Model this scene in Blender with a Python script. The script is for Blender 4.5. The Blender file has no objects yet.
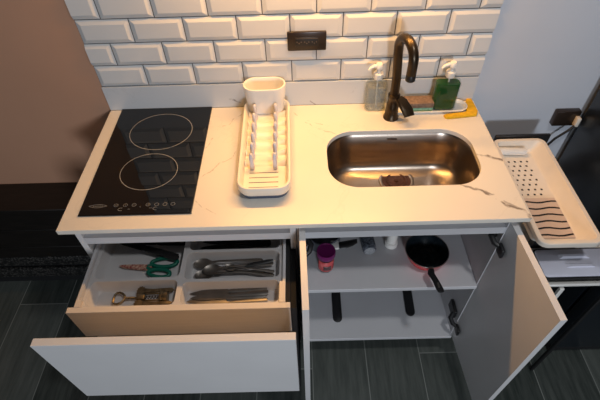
import bpy, bmesh, math, random
from mathutils import Vector, Matrix
random.seed(4)
PI = math.pi
S = bpy.context.scene
C = S.collection

# ------------------------------------------------------------------ materials
def new_mat(name):
    m = bpy.data.materials.new(name); m.use_nodes = True
    nt = m.node_tree; b = nt.nodes['Principled BSDF']
    return m, nt, b

def mat(name, col, rough=0.5, metal=0.0, var=0.06, scale=20, bump=0.0, bscale=60, trans=0.0, ior=1.45, coat=0.0, spec=0.5, stretch=None, col2=None):
    m, nt, b = new_mat(name)
    tc = nt.nodes.new('ShaderNodeTexCoord'); mp = nt.nodes.new('ShaderNodeMapping')
    nt.links.new(tc.outputs['Object'], mp.inputs[0])
    if stretch: mp.inputs['Scale'].default_value = stretch
    n = nt.nodes.new('ShaderNodeTexNoise'); n.inputs['Scale'].default_value = scale; n.inputs['Detail'].default_value = 4
    nt.links.new(mp.outputs[0], n.inputs['Vector'])
    r = nt.nodes.new('ShaderNodeValToRGB')
    c1 = [max(0, c*(1-var)) for c in col]; c2 = [min(1, c*(1+var)) for c in col] if col2 is None else col2
    r.color_ramp.elements[0].position = 0.3; r.color_ramp.elements[1].position = 0.7
    r.color_ramp.elements[0].color = (*c1, 1); r.color_ramp.elements[1].color = (*c2, 1)
    nt.links.new(n.outputs['Fac'], r.inputs[0]); nt.links.new(r.outputs[0], b.inputs['Base Color'])
    b.inputs['Roughness'].default_value = rough; b.inputs['Metallic'].default_value = metal
    b.inputs['Transmission Weight'].default_value = trans; b.inputs['IOR'].default_value = ior
    b.inputs['Coat Weight'].default_value = coat; b.inputs['Specular IOR Level'].default_value = spec
    if bump:
        n2 = nt.nodes.new('ShaderNodeTexNoise'); n2.inputs['Scale'].default_value = bscale; n2.inputs['Detail'].default_value = 3
        nt.links.new(mp.outputs[0], n2.inputs['Vector'])
        bp = nt.nodes.new('ShaderNodeBump'); bp.inputs['Strength'].default_value = bump; bp.inputs['Distance'].default_value = 0.002
        nt.links.new(n2.outputs['Fac'], bp.inputs['Height']); nt.links.new(bp.outputs[0], b.inputs['Normal'])
    return m

def math_node(nt, op, a, b=None, c=None):
    n = nt.nodes.new('ShaderNodeMath'); n.operation = op
    for i, v in enumerate((a, b, c)):
        if v is None: continue
        if isinstance(v, (int, float)): n.inputs[i].default_value = v
        else: nt.links.new(v, n.inputs[i])
    return n.outputs[0]

def vmath(nt, op, a, b=None, out=0):
    n = nt.nodes.new('ShaderNodeVectorMath'); n.operation = op
    for i, v in enumerate((a, b)):
        if v is None: continue
        if isinstance(v, (tuple, list)): n.inputs[i].default_value = v
        else: nt.links.new(v, n.inputs[i])
    return n.outputs[out]

def marble(name, base, vein, segs, rough):
    """polished stone: fine cloudy tone, faint random veins and a few drawn veins (polylines in the slab's own space)"""
    m, nt, b = new_mat(name)
    tc = nt.nodes.new('ShaderNodeTexCoord'); P0 = tc.outputs['Object']
    ns = nt.nodes.new('ShaderNodeTexNoise'); ns.inputs['Scale'].default_value = 22; ns.inputs['Detail'].default_value = 5
    nt.links.new(P0, ns.inputs['Vector'])
    off = vmath(nt, 'SUBTRACT', ns.outputs['Color'], (0.5, 0.5, 0.5))
    off = vmath(nt, 'MULTIPLY', off, (0.035, 0.035, 0.035))
    P = vmath(nt, 'ADD', P0, off)
    acc = None
    for a, c, w, s in segs:
        a = Vector(a); ab = Vector(c)-a
        d = vmath(nt, 'SUBTRACT', P, tuple(a))
        t = math_node(nt, 'DIVIDE', vmath(nt, 'DOT_PRODUCT', d, tuple(ab), 1), ab.length_squared)
        n = nt.nodes.new('ShaderNodeClamp'); nt.links.new(t, n.inputs[0]); t = n.outputs[0]
        sc = nt.nodes.new('ShaderNodeVectorMath'); sc.operation = 'SCALE'; sc.inputs[0].default_value = tuple(ab); nt.links.new(t, sc.inputs['Scale'])
        dist = vmath(nt, 'LENGTH', vmath(nt, 'SUBTRACT', d, sc.outputs[0]), None, 1)
        mr = nt.nodes.new('ShaderNodeMapRange'); nt.links.new(dist, mr.inputs[0])
        mr.inputs[1].default_value = w*0.3; mr.inputs[2].default_value = w; mr.inputs[3].default_value = s; mr.inputs[4].default_value = 0
        acc = mr.outputs[0] if acc is None else math_node(nt, 'MAXIMUM', acc, mr.outputs[0])
    # faint random veins
    n3 = nt.nodes.new('ShaderNodeTexNoise'); n3.inputs['Scale'].default_value = 2.6; n3.inputs['Detail'].default_value = 6; n3.inputs['Distortion'].default_value = 0.6
    nt.links.new(P0, n3.inputs['Vector'])
    v = math_node(nt, 'ABSOLUTE', math_node(nt, 'SUBTRACT', n3.outputs['Fac'], 0.5))
    mr = nt.nodes.new('ShaderNodeMapRange'); nt.links.new(v, mr.inputs[0]); mr.inputs[1].default_value = 0; mr.inputs[2].default_value = 0.006; mr.inputs[3].default_value = 0.06; mr.inputs[4].default_value = 0
    acc = math_node(nt, 'MAXIMUM', acc, mr.outputs[0])
    n4 = nt.nodes.new('ShaderNodeTexNoise'); n4.inputs['Scale'].default_value = 5; nt.links.new(P0, n4.inputs['Vector'])
    rp = nt.nodes.new('ShaderNodeValToRGB'); rp.color_ramp.elements[0].position = .3; rp.color_ramp.elements[1].position = .75
    rp.color_ramp.elements[0].color = (*[c*0.95 for c in base], 1); rp.color_ramp.elements[1].color = (*base, 1); nt.links.new(n4.outputs['Fac'], rp.inputs[0])
    mx = nt.nodes.new('ShaderNodeMix'); mx.data_type = 'RGBA'
    nt.links.new(acc, mx.inputs[0]); nt.links.new(rp.outputs[0], mx.inputs[6]); mx.inputs[7].default_value = (*vein, 1)
    nt.links.new(mx.outputs[2], b.inputs['Base Color']); b.inputs['Roughness'].default_value = rough
    return m

def floor_mat():
    m, nt, b = new_mat('dark_wood_look_floor_tile')
    tc = nt.nodes.new('ShaderNodeTexCoord'); sx = nt.nodes.new('ShaderNodeSeparateXYZ'); nt.links.new(tc.outputs['Object'], sx.inputs[0])
    x = math_node(nt, 'DIVIDE', math_node(nt, 'SUBTRACT', sx.outputs[0], 0.008), 0.213)
    col = math_node(nt, 'FLOOR', x); fx = math_node(nt, 'FRACT', x)
    y = math_node(nt, 'DIVIDE', math_node(nt, 'SUBTRACT', sx.outputs[1], math_node(nt, 'ADD', math_node(nt, 'MULTIPLY', col, 0.4175), -2.5875)), 1.2)
    row = math_node(nt, 'FLOOR', y); fy = math_node(nt, 'FRACT', math_node(nt, 'ADD', y, 50.0))
    ex = math_node(nt, 'MULTIPLY', math_node(nt, 'MINIMUM', fx, math_node(nt, 'SUBTRACT', 1.0, fx)), 0.213)
    ey = math_node(nt, 'MULTIPLY', math_node(nt, 'MINIMUM', fy, math_node(nt, 'SUBTRACT', 1.0, fy)), 1.2)
    e = math_node(nt, 'MINIMUM', ex, ey)
    mr = nt.nodes.new('ShaderNodeMapRange'); nt.links.new(e, mr.inputs[0]); mr.inputs[1].default_value = .0012; mr.inputs[2].default_value = .0022; mr.inputs[3].default_value = 1; mr.inputs[4].default_value = 0
    grout = mr.outputs[0]
    cb = nt.nodes.new('ShaderNodeCombineXYZ'); nt.links.new(col, cb.inputs[0]); nt.links.new(row, cb.inputs[1])
    wn = nt.nodes.new('ShaderNodeTexWhiteNoise'); wn.noise_dimensions = '2D'; nt.links.new(cb.outputs[0], wn.inputs['Vector'])
    mp = nt.nodes.new('ShaderNodeMapping'); nt.links.new(tc.outputs['Object'], mp.inputs[0]); mp.inputs['Scale'].default_value = (22, 2.2, 1)
    ad = vmath(nt, 'ADD', mp.outputs[0], wn.outputs['Color'])
    n = nt.nodes.new('ShaderNodeTexNoise'); n.inputs['Scale'].default_value = 2.4; n.inputs['Detail'].default_value = 8; n.inputs['Roughness'].default_value = .65; nt.links.new(ad, n.inputs['Vector'])
    f = math_node(nt, 'ADD', math_node(nt, 'MULTIPLY', n.outputs['Fac'], 0.8), math_node(nt, 'MULTIPLY', wn.outputs['Value'], 0.35))
    rp = nt.nodes.new('ShaderNodeValToRGB'); nt.links.new(f, rp.inputs[0])
    rp.color_ramp.elements[0].position = .3; rp.color_ramp.elements[1].position = .95
    rp.color_ramp.elements[0].color = (.030, .038, .034, 1); rp.color_ramp.elements[1].color = (.150, .162, .146, 1)
    mx = nt.nodes.new('ShaderNodeMix'); mx.data_type = 'RGBA'; nt.links.new(grout, mx.inputs[0]); nt.links.new(rp.outputs[0], mx.inputs[6]); mx.inputs[7].default_value = (.24, .25, .23, 1)
    nt.links.new(mx.outputs[2], b.inputs['Base Color']); b.inputs['Roughness'].default_value = .42; b.inputs['Specular IOR Level'].default_value = .3
    bp = nt.nodes.new('ShaderNodeBump'); bp.inputs['Strength'].default_value = .25; bp.inputs['Distance'].default_value = .002
    nt.links.new(n.outputs['Fac'], bp.inputs['Height']); nt.links.new(bp.outputs[0], b.inputs['Normal'])
    return m

VC = [((.586,-.021,0),(.631,-.081,0)),((.631,-.081,0),(.667,-.127,0)),((.667,-.127,0),(.731,-.154,0)),
      ((.374,-.119,0),(.434,-.051,0)),((.374,-.119,0),(.340,-.20,0)),((.391,-.279,0),(.436,-.229,0)),((.624,-.08,0),(.69,-.110,0)),
      ((.325,-.416,0),(.40,-.47,0)),((.340,-.34,0),(.391,-.279,0))]
SEG_TOP = [(a, b, .0026, .42) for a, b in VC] + [
      ((1.159,-.279,0),(1.21,-.304,0),.007,.85),((1.13,-.27,0),(1.165,-.283,0),.005,.6),
      ((1.06,-.383,0),(1.102,-.407,0),.006,.75),((1.102,-.407,0),(1.153,-.455,0),.006,.9),((1.153,-.455,0),(1.204,-.498,0),.006,.9),
      ((1.102,-.407,0),(1.15,-.437,0),.005,.8),((1.15,-.437,0),(1.204,-.507,0),.005,.6)]
SEG_BACK = [((.306,0,.09),(.353,0,.055),.004,.75),((.353,0,.055),(.430,0,.022),.004,.75),((.62,0,.05),(.68,0,.0),.004,.6),
      ((.02,0,.066),(.143,0,.051),.003,.35),((.143,0,.051),(.130,0,.0),.003,.35),((.75,0,.0),(.80,0,.06),.003,.3)]

M = {}
M['counter'] = marble('warm_white_marble', (.78, .73, .65), (.17, .13, .10), SEG_TOP, .32)
M['backsplash'] = marble('pale_marble', (.58, .61, .64), (.14, .13, .13), SEG_BACK, .25)
M['tile'] = mat('glazed_white_tile', (.66, .66, .655), .16, var=.03, scale=6, coat=.3)
M['grout'] = mat('grey_grout', (.10, .10, .10), .9)
M['brown_paint'] = mat('taupe_wall_paint', (.50, .275, .175), .75, var=.04, scale=3, bump=.05)
M['grey_paint'] = mat('grey_wall_paint', (.57, .60, .66), .75, var=.03, scale=3, bump=.05)
M['floor'] = floor_mat()
M['black_glass'] = mat('black_ceramic_glass', (.003, .003, .003), .02, var=.1, spec=.6, ior=1.5)
M['print'] = mat('pale_grey_print', (.25, .25, .25), .5)
M['white_board'] = mat('white_melamine', (.70, .69, .69), .38, var=.02, scale=8)
M['shaded_board'] = mat('shaded_white_melamine', (.60, .595, .61), .5, var=.03, scale=8)  # white boards with interior shade put into the colour; rails share it
M['warm_lit_board'] = mat('warm_lit_white_melamine', (.72, .66, .60), .45, var=.04, scale=6, stretch=(1, 14, 14))  # white board, warm bounced light tinted into its base colour
M['plastic_grey'] = mat('light_grey_plastic', (.60, .585, .585), .35, var=.02)
M['steel'] = mat('brushed_steel', (.31, .26, .22), .30, 1.0, var=.12, scale=14, bump=.05, bscale=200)
M['chrome'] = mat('polished_cutlery_steel', (.22, .20, .18), .40, 1.0, var=.15, scale=30)
M['dark_steel'] = mat('dark_drain_steel', (.16, .13, .11), .3, 1.0)
M['rust'] = mat('brown_stained_metal', (.075, .035, .028), .4, .6, var=.4, scale=90)
M['bronze'] = mat('oil_rubbed_bronze', (.060, .045, .030), .33, .85, var=.25, scale=30)
M['brass'] = mat('worn_brass', (.24, .185, .11), .38, .95, var=.35, scale=60)
M['socket_brown'] = mat('dark_brown_plastic', (.022, .014, .010), .3)
M['black'] = mat('black_plastic', (.012, .012, .013), .4)
M['black_matte'] = mat('matte_black', (.010, .010, .011), .8)
def thin_clear(name, tint, dif, cloud, scale=60):
    """thin clear plastic: lets light through, a glossy skin and a little haze"""
    m, nt, b = new_mat(name); out = nt.nodes['Material Output']
    b.inputs['Base Color'].default_value = (*dif, 1); b.inputs['Roughness'].default_value = .08
    tr = nt.nodes.new('ShaderNodeBsdfTransparent'); tr.inputs[0].default_value = (*tint, 1)
    n = nt.nodes.new('ShaderNodeTexNoise'); n.inputs['Scale'].default_value = scale; n.inputs['Detail'].default_value = 5
    tc = nt.nodes.new('ShaderNodeTexCoord'); nt.links.new(tc.outputs['Object'], n.inputs['Vector'])
    lw = nt.nodes.new('ShaderNodeLayerWeight'); lw.inputs[0].default_value = .25
    f = math_node(nt, 'ADD', math_node(nt, 'MULTIPLY', n.outputs['Fac'], cloud), math_node(nt, 'MULTIPLY', lw.outputs['Facing'], .16))
    mx = nt.nodes.new('ShaderNodeMixShader'); nt.links.new(f, mx.inputs[0]); nt.links.new(tr.outputs[0], mx.inputs[1]); nt.links.new(b.outputs[0], mx.inputs[2])
    nt.links.new(mx.outputs[0], out.inputs['Surface']); return m
M['soap_clear'] = thin_clear('clear_plastic', (.93, .95, .94), (.5, .5, .5), .03)
M['soap_fill'] = thin_clear('cloudy_clear_liquid', (.86, .88, .88), (.55, .56, .56), .55, 90)
M['green'] = mat('green_dish_soap', (.0, .055, .003), .10, var=.25, scale=12)
M['white_plastic'] = mat('white_plastic', (.80, .78, .74), .35, var=.02)
M['cream_plastic'] = mat('cream_plastic', (.80, .74, .64), .4, var=.02)
M['lav_plastic'] = mat('pale_lavender_plastic', (.60, .58, .62), .35, var=.03)
M['blue_base'] = mat('slate_blue_rubber', (.07, .09, .14), .6)
M['beige'] = mat('beige_plastic', (.78, .70, .60), .42, var=.03)
M['tan'] = mat('tan_ridged_plastic', (.62, .50, .43), .5, var=.05)
M['lilac'] = mat('lilac_grey_lid', (.66, .66, .76), .4, var=.03)
M['yellow'] = mat('yellow_cloth', (.74, .42, .01), .85, var=.15, scale=90, bump=.4, bscale=250)
M['sponge_brown'] = mat('brown_scouring_pad', (.20, .135, .10), .95, var=.3, scale=120, bump=.8, bscale=300)
M['sponge_green'] = mat('pale_green_sponge', (.22, .42, .30), .95, var=.2, scale=120, bump=.6, bscale=260)
M['red'] = mat('red_enamel', (.72, .008, .012), .25, var=.05, coat=.5)
M['pan_black'] = mat('nonstick_black', (.008, .012, .016), .22, var=.3, scale=60)
M['purple'] = mat('purple_lid_plastic', (.17, .008, .11), .4)
M['jar_label'] = mat('red_printed_label', (.55, .01, .02), .45, var=.0, scale=45, col2=(.66, .16, .16))
M['jar_dark'] = mat('dark_printed_label', (.03, .02, .025), .45, var=.2, scale=80, col2=(.25, .12, .12))
M['green_handle'] = mat('green_scissor_grip', (.004, .13, .085), .4)
M['floral'] = mat('floral_print_blade', (.42, .0, .02), .4, var=.4, scale=160, col2=(.70, .50, .36))
M['tube_dark'] = mat('dark_speckled_glass', (.020, .025, .035), .25, var=.2, scale=160, col2=(.16, .18, .22))
M['tube_cap'] = mat('grey_tube_cap', (.30, .31, .33), .4, var=.4, scale=200)
M['saucepan'] = mat('dark_grey_saucepan', (.10, .11, .13), .35, .3)
M['fridge'] = mat('black_fridge_finish', (.008, .011, .016), .3, var=.1, scale=3)
M['bench'] = mat('black_stained_wood', (.0085, .0065, .0055), .45, var=.4, scale=10, stretch=(1, 12, 12), bump=.2)

def woven():
    m, nt, b = new_mat('black_woven_strip')
    tc = nt.nodes.new('ShaderNodeTexCoord'); ck = nt.nodes.new('ShaderNodeTexVoronoi'); ck.inputs['Scale'].default_value = 120
    nt.links.new(tc.outputs['Object'], ck.inputs['Vector'])
    rp = nt.nodes.new('ShaderNodeValToRGB'); nt.links.new(ck.outputs['Distance'], rp.inputs[0])
    rp.color_ramp.elements[0].color = (.12, .11, .10, 1); rp.color_ramp.elements[1].color = (.01, .01, .01, 1); rp.color_ramp.elements[1].position = .55
    nt.links.new(rp.outputs[0], b.inputs['Base Color']); b.inputs['Roughness'].default_value = .4
    bp = nt.nodes.new('ShaderNodeBump'); bp.inputs['Strength'].default_value = .8; bp.inputs['Distance'].default_value = .004
    nt.links.new(ck.outputs['Distance'], bp.inputs['Height']); nt.links.new(bp.outputs[0], b.inputs['Normal'])
    return m
M['woven'] = woven()

# ------------------------------------------------------------------ mesh helpers
def box(bm, x0, x1, y0, y1, z0, z1, bev=0.0, seg=2, mi=0):
    r = bmesh.ops.create_cube(bm, size=1.0)
    vs = r['verts']
    bmesh.ops.scale(bm, vec=(abs(x1-x0), abs(y1-y0), abs(z1-z0)), verts=vs)
    bmesh.ops.translate(bm, vec=((x0+x1)/2, (y0+y1)/2, (z0+z1)/2), verts=vs)
    fs = {f for v in vs for f in v.link_faces}
    for f in fs: f.material_index = mi
    if bev:
        es = list({e for v in vs for e in v.link_edges})
        bmesh.ops.bevel(bm, geom=es, offset=bev, segments=seg, affect='EDGES', profile=.5)

def loft(bm, loops, cap0=True, cap1=True, closed=True, mi=0):
    L = [[bm.verts.new(p) for p in lp] for lp in loops]
    n = len(L[0])
    for a, b in zip(L, L[1:]):
        for i in range(n if closed else n-1):
            j = (i+1) % n
            f = bm.faces.new((a[i], a[j], b[j], b[i])); f.material_index = mi
    if cap0: bm.faces.new(list(reversed(L[0]))).material_index = mi
    if cap1: bm.faces.new(L[-1]).material_index = mi
    return L

def rrect(cx, cy, hw, hh, r, z, n=6):
    r = min(r, hw*.999, hh*.999); out = []
    for qx, qy, a0 in ((1, 1, 0), (-1, 1, 90), (-1, -1, 180), (1, -1, 270)):
        for k in range(n+1):
            a = math.radians(a0 + 90*k/n)
            out.append((cx+qx*(hw-r)+r*math.cos(a), cy+qy*(hh-r)+r*math.sin(a), z))
    return out

def circ(cx, cy, z, rx, ry=None, n=32):
    ry = rx if ry is None else ry
    return [(cx+rx*math.cos(2*PI*k/n), cy+ry*math.sin(2*PI*k/n), z) for k in range(n)]

def lathe(bm, cx, cy, prof, n=32, cap0=True, cap1=True, mi=0):
    loft(bm, [circ(cx, cy, z, max(r, 1e-4), n=n) for r, z in prof], cap0, cap1, mi=mi)

def tube(bm, pts, r, n=12, closed=False, mi=0):
    pts = [Vector(p) for p in pts]; m = len(pts); loops = []
    rr = r if isinstance(r, (list, tuple)) else [r]*m
    prev = None
    for i, p in enumerate(pts):
        if closed: t = pts[(i+1) % m]-pts[i-1]
        else: t = pts[min(i+1, m-1)]-pts[max(i-1, 0)]
        t.normalize()
        if prev is None:
            u = t.cross(Vector((0, 0, 1)));
            if u.length < .05: u = t.cross(Vector((0, 1, 0)))
        else: u = prev - t*prev.dot(t)
        u.normalize(); prev = u; v = t.cross(u)
        loops.append([tuple(p+(u*math.cos(2*PI*k/n)+v*math.sin(2*PI*k/n))*rr[i]) for k in range(n)])
    if closed: loops.append(loops[0])
    L = loft(bm, loops, not closed, not closed, mi=mi)
    if closed: bmesh.ops.remove_doubles(bm, verts=[v for l in (L[0], L[-1]) for v in l], dist=1e-6)

def prism(bm, outline, z0, z1, bev=0, mi=0):
    """outline: xy list"""
    a = [bm.verts.new((x, y, z0)) for x, y in outline]; b = [bm.verts.new((x, y, z1)) for x, y in outline]
    fs = [bm.faces.new(list(reversed(a))), bm.faces.new(b)]
    n = len(a)
    for i in range(n): fs.append(bm.faces.new((a[i], a[(i+1) % n], b[(i+1) % n], b[i])))
    for f in fs: f.material_index = mi
    if bev: bmesh.ops.bevel(bm, geom=list(fs[1].edges), offset=bev, segments=2, affect='EDGES', profile=.5)

def plate_with_holes(bm, outer, holes, z):
    """flat face with holes; loops are lists of (x,y)"""
    es = []; res = []
    for lp in [outer]+holes:
        vs = [bm.verts.new((p[0], p[1], z)) for p in lp]
        res.append(vs)
        for i in range(len(vs)): es.append(bm.edges.new((vs[i], vs[(i+1) % len(vs)])))
    bmesh.ops.triangle_fill(bm, use_beauty=True, use_dissolve=False, edges=es, normal=(0, 0, 1))
    return res

def ring_faces(bm, A, loop):
    B = [bm.verts.new(p) for p in loop]; n = len(A)
    for i in range(n): bm.faces.new((A[i], A[(i+1) % n], B[(i+1) % n], B[i]))
    return B

class BM:
    def __init__(s): s.bm = bmesh.new()
    def __getattr__(s, k):
        f = globals()[k]
        def g(*a, **kw): f(s.bm, *a, **kw); return s
        return g

def root_of(o):
    while o.parent: o = o.parent
    return o

def obj(name, b, m, parent=None, smooth=True, local=False):
    bm = b.bm if isinstance(b, BM) else b
    if parent is not None and not local:
        bmesh.ops.translate(bm, vec=-root_of(parent).location, verts=bm.verts)
    bmesh.ops.recalc_face_normals(bm, faces=bm.faces)
    me = bpy.data.meshes.new(name); bm.to_mesh(me); bm.free()
    for mm in (m if isinstance(m, (list, tuple)) else [m]): me.materials.append(M[mm])
    if smooth:
        for p in me.polygons: p.use_smooth = True
        try: me.set_sharp_from_angle(angle=math.radians(38))
        except Exception: pass
    o = bpy.data.objects.new(name, me); C.objects.link(o)
    if parent is not None: o.parent = parent
    return o

def thing(name, label, cat, loc=(0, 0, 0), rz=0, group=None):
    o = bpy.data.objects.new(name, None); C.objects.link(o); o.empty_display_size = .05
    o.location = loc; o.rotation_euler = (0, 0, rz)
    o['label'] = label; o['category'] = cat
    if group: o['group'] = group
    return o

def tag(o, label, cat, group=None):
    o['label'] = label; o['category'] = cat
    if group: o['group'] = group
    return o

def struct(name, b, m, smooth=False):
    o = obj(name, b, m, None, smooth); o['kind'] = 'structure'; return o

def dup(root, loc, rz, label, group=None):
    r = root.copy(); C.objects.link(r); r.location = loc; r.rotation_euler = (root.rotation_euler[0], root.rotation_euler[1], rz)
    r['label'] = label
    if group: r['group'] = group
    for ch in list(root.children):
        c = ch.copy(); C.objects.link(c); c.parent = r
        for g in list(ch.children):
            d = g.copy(); C.objects.link(d); d.parent = c
    return r

FZ = -0.85
# ------------------------------------------------------------------ setting
struct('floor', BM().box(-2.4, 3.0, -3.0, .0, FZ-.05, FZ), 'floor')
struct('wall_left', BM().box(-2.4, 0, 0, .1, FZ, 1.75), 'brown_paint')
struct('wall_right', BM().box(1.19, 3.0, 0, .1, FZ, 1.75), 'grey_paint')

# tiled middle of the wall: bevelled metro tiles in running bond above the stone upstand
SZ, PH, PW = .0883, .0720, .1508
b = BM()
bm = b.bm
def metro_tile(bm, x0, z0, w, h):
    g = .0014; x0 += g; z0 += g; w -= 2*g; h -= 2*g; i = .0125; d = -.0075; e = -.0015
    f = [(x0, 0, z0), (x0+w, 0, z0), (x0+w, 0, z0+h), (x0, 0, z0+h)]
    f1 = [(x, e, z) for x, _, z in f]
    f2 = [(x0+i, d, z0+i), (x0+w-i, d, z0+i), (x0+w-i, d, z0+h-i), (x0+i, d, z0+h-i)]
    loft(bm, [f, f1, f2], cap0=False, cap1=True)
for i in range(11):
    for j in range(-1, 9):
        metro_tile(bm, (j+(.5 if i % 2 else 0))*PW-(0 if i % 2 else 0), SZ+i*PH, PW, PH)
for co, no in (((0, 0, 0), (-1, 0, 0)), ((1.19, 0, 0), (1, 0, 0))):
    bmesh.ops.bisect_plane(bm, geom=bm.verts[:]+bm.edges[:]+bm.faces[:], plane_co=co, plane_no=no, clear_outer=True, dist=1e-6)
for f in bm.faces: f.material_index = 0
box(bm, 0.0, 1.19, 0, .1, FZ, 1.75, mi=1)
box(bm, 0.001, 1.189, -.0006, 0, SZ, SZ+11*PH, mi=1)
bmesh.ops.recalc_face_normals(bm, faces=bm.faces)
struct('wall_back', b, ['tile', 'grout'])
struct('trim_1', BM().box(0, 1.19, -.007, 0, .0, SZ-.001, .0006, 1), 'backsplash')

# ------------------------------------------------------------------ worktop
CX, CY, HW, HH, RR = .9165, -.2665, .2155, .1185, .085
outer = [(-.003, -.5105), (1.204, -.5085), (1.1945, -.0075), (0, -.0075)]
hole = [(x, y) for x, y, z in rrect(CX, CY, HW, HH, RR, 0, 10)]
b = BM(); bm = b.bm
T = plate_with_holes(bm, outer, [hole], -.001)
Bt = plate_with_holes(bm, outer, [hole], -.016)
# rounded arris: narrow chamfer loops
for k in range(2):
    n = len(T[k])
    for i in range(n): bm.faces.new((T[k][i], T[k][(i+1) % n], Bt[k][(i+1) % n], Bt[k][i]))
bmesh.ops.translate(bm, vec=(0, 0, .001), verts=bm.verts)
o = obj('worktop', b, 'counter', smooth=False)
tag(o, 'white marble-look stone worktop with brown veins spanning both base cabinets', 'worktop')
mod = o.modifiers.new('arris', 'BEVEL'); mod.width = .0012; mod.segments = 2; mod.limit_method = 'ANGLE'; mod.angle_limit = math.radians(60)

# ------------------------------------------------------------------ sink
t = thing('sink', 'undermounted brushed steel sink bowl cut into the right half of the worktop', 'sink', (CX, CY, -.16))
loops = [rrect(CX, CY, HW+.018, HH+.018, RR+.018, -.0165, 10), rrect(CX, CY, HW+.003, HH+.003, RR+.003, -.0165, 10)]
for dz, ins in ((-.025, .002), (-.08, .006), (-.115, .012), (-.13, .020), (-.140, .034), (-.145, .052)):
    loops.append(rrect(CX, CY, HW-ins, HH-ins, max(RR-ins*.6, .03), dz, 10))
loops.append(rrect(CX, CY, .11, .060, .05, -.149, 10))
L0 = BM().loft(loops, False, True)
obj('bowl', L0, 'steel', t)
dx, dy = .928, -.222
obj('drain_ring', BM().lathe(dx, dy, [(.056, -.1480), (.056, -.1450), (.051, -.1440), (.046, -.1450), (.045, -.1462)], 48, False, False), 'steel', t)
obj('drain_strainer', BM().lathe(dx, dy, [(.045, -.1475), (.045, -.1460), (.034, -.1462), (.032, -.1440), (.028, -.1440), (.026, -.1458), (.008, -.1458), (.007, -.1430), (.001, -.1425)], 48), 'rust', t)
obj('drain_pipe', BM().tube([(.93, -.235, -.149), (.93, -.235, -.20), (.928, -.245, -.225), (.926, -.27, -.235), (.922, -.305, -.24), (.92, -.325, -.255), (.92, -.33, -.28), (.92, -.33, -.3435)], .0175, 18)
    .lathe(.92, -.33, [(.022, -.3435), (.022, -.325), (.0175, -.322)], 20), 'white_plastic', t)
obj('maker_mark', BM().box(.895, .925, -.1550, -.1540, -.034, -.029), 'dark_steel', t, False)

# ------------------------------------------------------------------ faucet
t = thing('faucet', 'oil-rubbed bronze gooseneck tap with a paddle lever behind the sink', 'faucet', (.912, -.084, 0))
obj('body', BM().lathe(.912, -.084, [(.024, 0), (.024, .006), (.021, .010), (.0195, .035), (.0195, .052), (.017, .058), (.0165, .075), (.0185, .078), (.0185, .086), (.0145, .090)], 28), 'bronze', t)
arc = [(.912, -.084, .085), (.911, -.084, .14), (.907, -.084, .19), (.904, -.084, .222)]
cx0, r0 = Vector((.902, -.084, .240)), .043
dirv = Vector((.30, -.954, 0)).normalized()
for k in range(1, 13):
    a = PI*(1-k/12)
    p = cx0 + dirv*(r0+r0*math.cos(a)) + Vector((0, 0, r0*math.sin(a)*1.0)); arc.append(tuple(p))
end = Vector(arc[-1]); arc += [tuple(end+Vector((0, 0, -.02))), tuple(end+Vector((0, 0, -.035)))]
obj('spout', BM().tube(arc, .0134, 18), 'bronze', t)
e2 = end+Vector((0, 0, -.035))
obj('aerator', BM().lathe(e2.x, e2.y, [(.0122, e2.z+.002), (.0135, e2.z), (.0135, e2.z-.017), (.0115, e2.z-.019)], 24), 'black', t)
b = BM(); bm = b.bm
la = [Vector((.924, -.090, .074)), Vector((.935, -.099, .071)), Vector((.949, -.120, .054)), Vector((.956, -.134, .040))]
wd = [.014, .017, .019, .017]; loops = []
side = Vector((.93, .36, 0)).normalized()
for i, p in enumerate(la):
    tt = (la[min(i+1, 3)]-la[max(i-1, 0)]).normalized(); nn = side.cross(tt).normalized()
    th = [.009, .006, .0045, .0035][i]
    loops.append([tuple(p+side*wd[i]*sx+nn*th*sz) for sx, sz in ((1, .4), (.8, 1), (-.8, 1), (-1, .4), (-1, -.4), (-.8, -1), (.8, -1), (1, -.4))])
loft(bm, loops)
obj('lever', b, 'bronze', t)

# ------------------------------------------------------------------ soap bottles, tray, sponge, cloth
def pump_bottle(name, label, x, y, z, hw, hd, hb, ht, rz, shell, fill, hfill):
    t = thing(name, label, 'soap bottle', (x, y, z), rz)
    prof = [(0.90, 0), (1.0, .004), (1.0, hb*.80), (.92, hb*.88), (.60, hb*.96), (.30, hb)]
    loops = []
    for k, h in prof:
        r = min(hw, hd)*.75*k
        loops.append(rrect(0, 0, max(hw*k, .011), max(hd*min(1, k*1.15), .011), max(r, .0105), h, 5))
    obj('bottle_shell', BM().loft(loops), shell, t, local=True)
    loops = [rrect(0, 0, (hw-.0025)*k, (hd-.0025)*k, (min(hw, hd)-.0025)*.75*k, h, 5) for k, h in ((.9, .003), (1, .007), (1, hfill-.002), (.97, hfill))]
    obj('liquid', BM().loft(loops), fill, t, local=True)
    obj('collar', BM().lathe(0, 0, [(.013, hb-.001), (.0145, hb+.001), (.0145, hb+.017), (.012, hb+.020)], 24), 'white_plastic', t, local=True)
    b = BM().lathe(0, 0, [(.006, hb+.018), (.006, ht-.016), (.0115, ht-.014), (.012, ht-.006), (.009, ht)], 20)
    b.tube([(.002, 0, ht-.006), (-.014, -.003, ht-.006), (-.026, -.006, ht-.010), (-.031, -.007, ht-.017)], [.0065, .0055, .0045, .0035], 12)
    obj('pump_head', b, 'white_plastic', t, local=True)
    obj('dip_tube', BM().tube([(0, 0, hb-.002), (.001, 0, hb*.5), (.004, 0, .006)], .0022, 8), 'white_plastic', t, local=True)
    return t
pump_bottle('soap_dispenser', 'clear pump bottle of colourless liquid left of the bronze tap', .866, -.034, 0, .033, .019, .112, .161, .0, 'soap_clear', 'soap_fill', .085)
pump_bottle('soap_dispenser', 'green dish soap in a clear pump bottle on the small white tray', 1.082, -.045, .0045, .039, .020, .114, .162, -.02, 'soap_clear', 'green', .094)
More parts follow.
